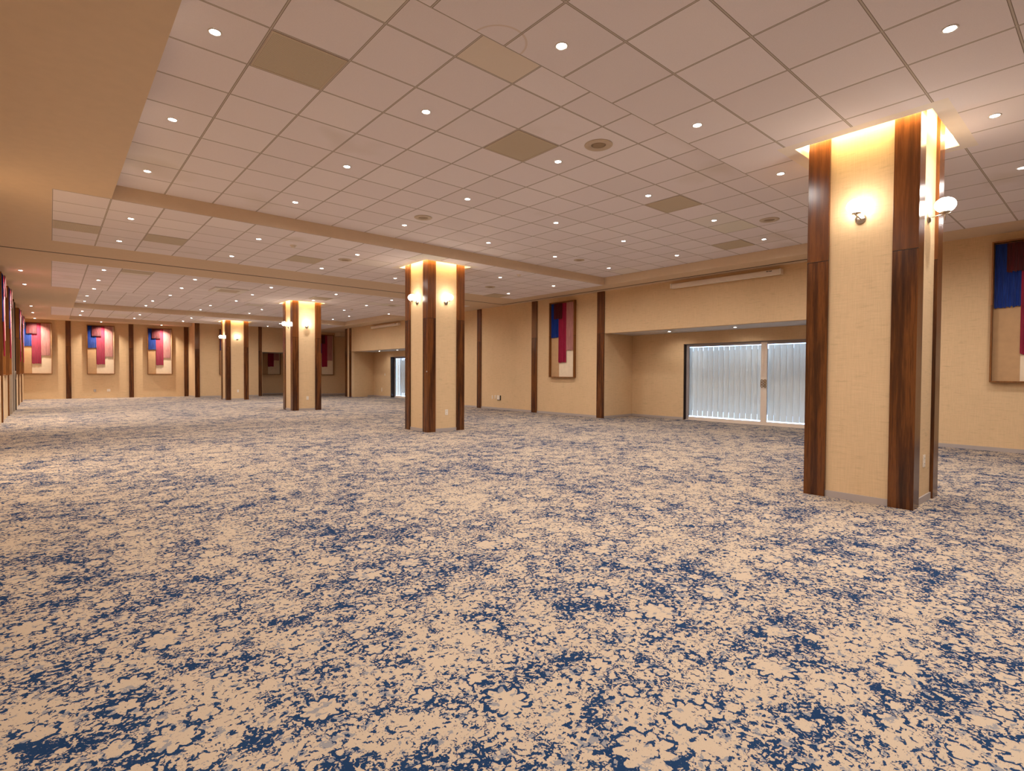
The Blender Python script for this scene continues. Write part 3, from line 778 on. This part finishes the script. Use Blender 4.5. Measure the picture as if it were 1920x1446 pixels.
def smoke(x, y, z, label):
    t = thing('smoke_detector', label, 'smoke detector', (x, y, z), 0, 'white smoke detectors')
    m = MB(); m.lathe([(0.0, -0.012), (0.055, -0.012), (0.06, -0.001), (0.0, -0.001)], 24); m.build('base_plate', M['white'], t)
    m = MB(); m.lathe([(0.0, -0.045), (0.025, -0.043), (0.040, -0.030), (0.042, -0.012)], 24); m.build('sensor_head', M['white'], t)
smoke(3.40, 10.10, ZL, 'smoke detector on low ceiling near the raised panel beam')
smoke(8.38, 9.46, ZL, 'smoke detector right of the second pillar, by the beam')
smoke(8.34, 18.61, ZL, 'tiny smoke detector seen right of the third pillar')
t = thing('ceiling_cassette', 'flat square air unit standing proud of the ceiling beyond the track', 'air conditioner', (3.84, 16.75, ZL))
m = MB(); m.box(-0.42, 0.42, -0.42, 0.42, -0.035, -0.001); m.build('panel', M['ring'], t, bevel=0.008)
m = MB(); m.box(-0.25, 0.25, -0.25, 0.25, -0.040, -0.035); m.build('grille', M['spkring'], t)

# ================================================================== PROJECTION SCREENS, OUTLETS
def screen(y0, y1, label):
    t = thing('projection_screen', label, 'projector screen', (XR, (y0+y1)/2, 3.39), 0, 'rolled up screens above the recesses')
    h = (y1-y0)/2
    m = MB(); m.prism([(-0.012, -h+0.04), (-0.125, -h+0.04), (-0.125, h-0.04), (-0.012, h-0.04)], 0, 0.105); m.build('housing', M['alu'], t, bevel=0.012)
    for s in (-1, 1):
        m = MB(); m.box(-0.13, 0, s*h, s*(h-0.04), -0.004, 0.109); m.build('end_cap', M['white'], t, bevel=0.004)
    m = MB(); m.box(-0.10, -0.05, -h+0.05, h-0.05, -0.012, 0.0); m.build('bottom_bar', M['white'], t)
    m = MB(); m.box(-0.128, -0.1255, -h+0.19, -h+0.25, 0.072, 0.087); m.box(-0.128, -0.1255, -h+0.26, -h+0.31, 0.072, 0.087); m.build('maker_mark', M['black'], t)
screen(4.86, 7.53, 'rolled up white screen housing high over the nearer glass doors')
screen(21.28, 23.95, 'rolled up screen housing high over the far recess')
def plate(name, label, cat, loc, rz, w=0.075, h=0.12, outlet=True, mat='white', grp='white wall plates'):
    t = thing(name, label, cat, loc, rz, grp)
    m = MB(); m.box(-w/2, w/2, -0.008, 0, -h/2, h/2); m.build('cover_plate', M[mat], t, bevel=0.002)
    if outlet:
        for dz in (-h*0.22, h*0.22):
            m = MB(); m.box(-0.016, 0.016, -0.0105, -0.008, dz-0.016, dz+0.016); m.box(-0.008, -0.005, -0.011, -0.0104, dz-0.007, dz+0.007, 1); m.box(0.005, 0.008, -0.011, -0.0104, dz-0.007, dz+0.007, 1)
            m.build('socket', [M['white'], M['black']], t)
    else:
        m = MB(); m.box(-0.01, 0.01, -0.014, -0.008, -0.02, 0.02); m.build('switch', M['white'], t)
A = HW-0.03
for i in range(4): plate('wall_outlet', 'white outlet low on the %s pillar' % WHICH[i], 'outlet', (CX+0.02, CY[i]-A, 0.405), 0)
plate('wall_outlet', 'small outlet on the right wall, left of the white box', 'outlet', (XR, 14.72, 0.42), -math.pi/2, 0.07)
plate('wall_outlet', 'outlet touching the white box low on the right wall', 'outlet', (XR, 14.56, 0.435), -math.pi/2, 0.06)
plate('wall_outlet', 'blank beige plate low on the far wall under the middle hanging', 'outlet', (2.10, YA, 0.365), 0, 0.13, 0.12)
plate('wall_outlet', 'darker outlet low on far wall, left of the blank plate', 'outlet', (1.58, YA, 0.36), 0, 0.09, 0.12, True, 'greyalu')
plate('light_switch', 'switch on the far recess wall beside the door frame', 'switch', (XB, 25.5, 1.18), -math.pi/2, 0.08, 0.12, False)
plate('wall_outlet', 'tall thin outlet low in the far recess', 'outlet', (XB, 25.85, 0.38), -math.pi/2, 0.08, 0.2)
t = thing('junction_box', 'white box standing out low on the right wall near the outlets', 'box', (XR, 14.34, 0.41), -math.pi/2)
m = MB(); m.box(-0.085, 0.085, -0.03, 0, -0.08, 0.08, 0); m.build('painted_shadow', M['black'], t)  # black slab stands in for the shadow round the cover
m = MB(); m.box(-0.075, 0.065, -0.05, -0.03, -0.065, 0.085, 0); m.build('cover', M['white'], t, bevel=0.004)
m = MB(); m.box(-0.055, 0.055, -0.02, 0, -0.07, 0.07, 0)
gt = thing('door_hook', 'tiny metal hook on the wood corner of the second pillar', 'hook', (CX-HW, CY[1]-HW+0.03, 1.28), -math.pi/2)
m = MB(); m.lathe([(0.0, -0.012), (0.014, -0.010), (0.016, 0.0)], 12, axis='Y'); m.build('knob', M['steel'], gt)
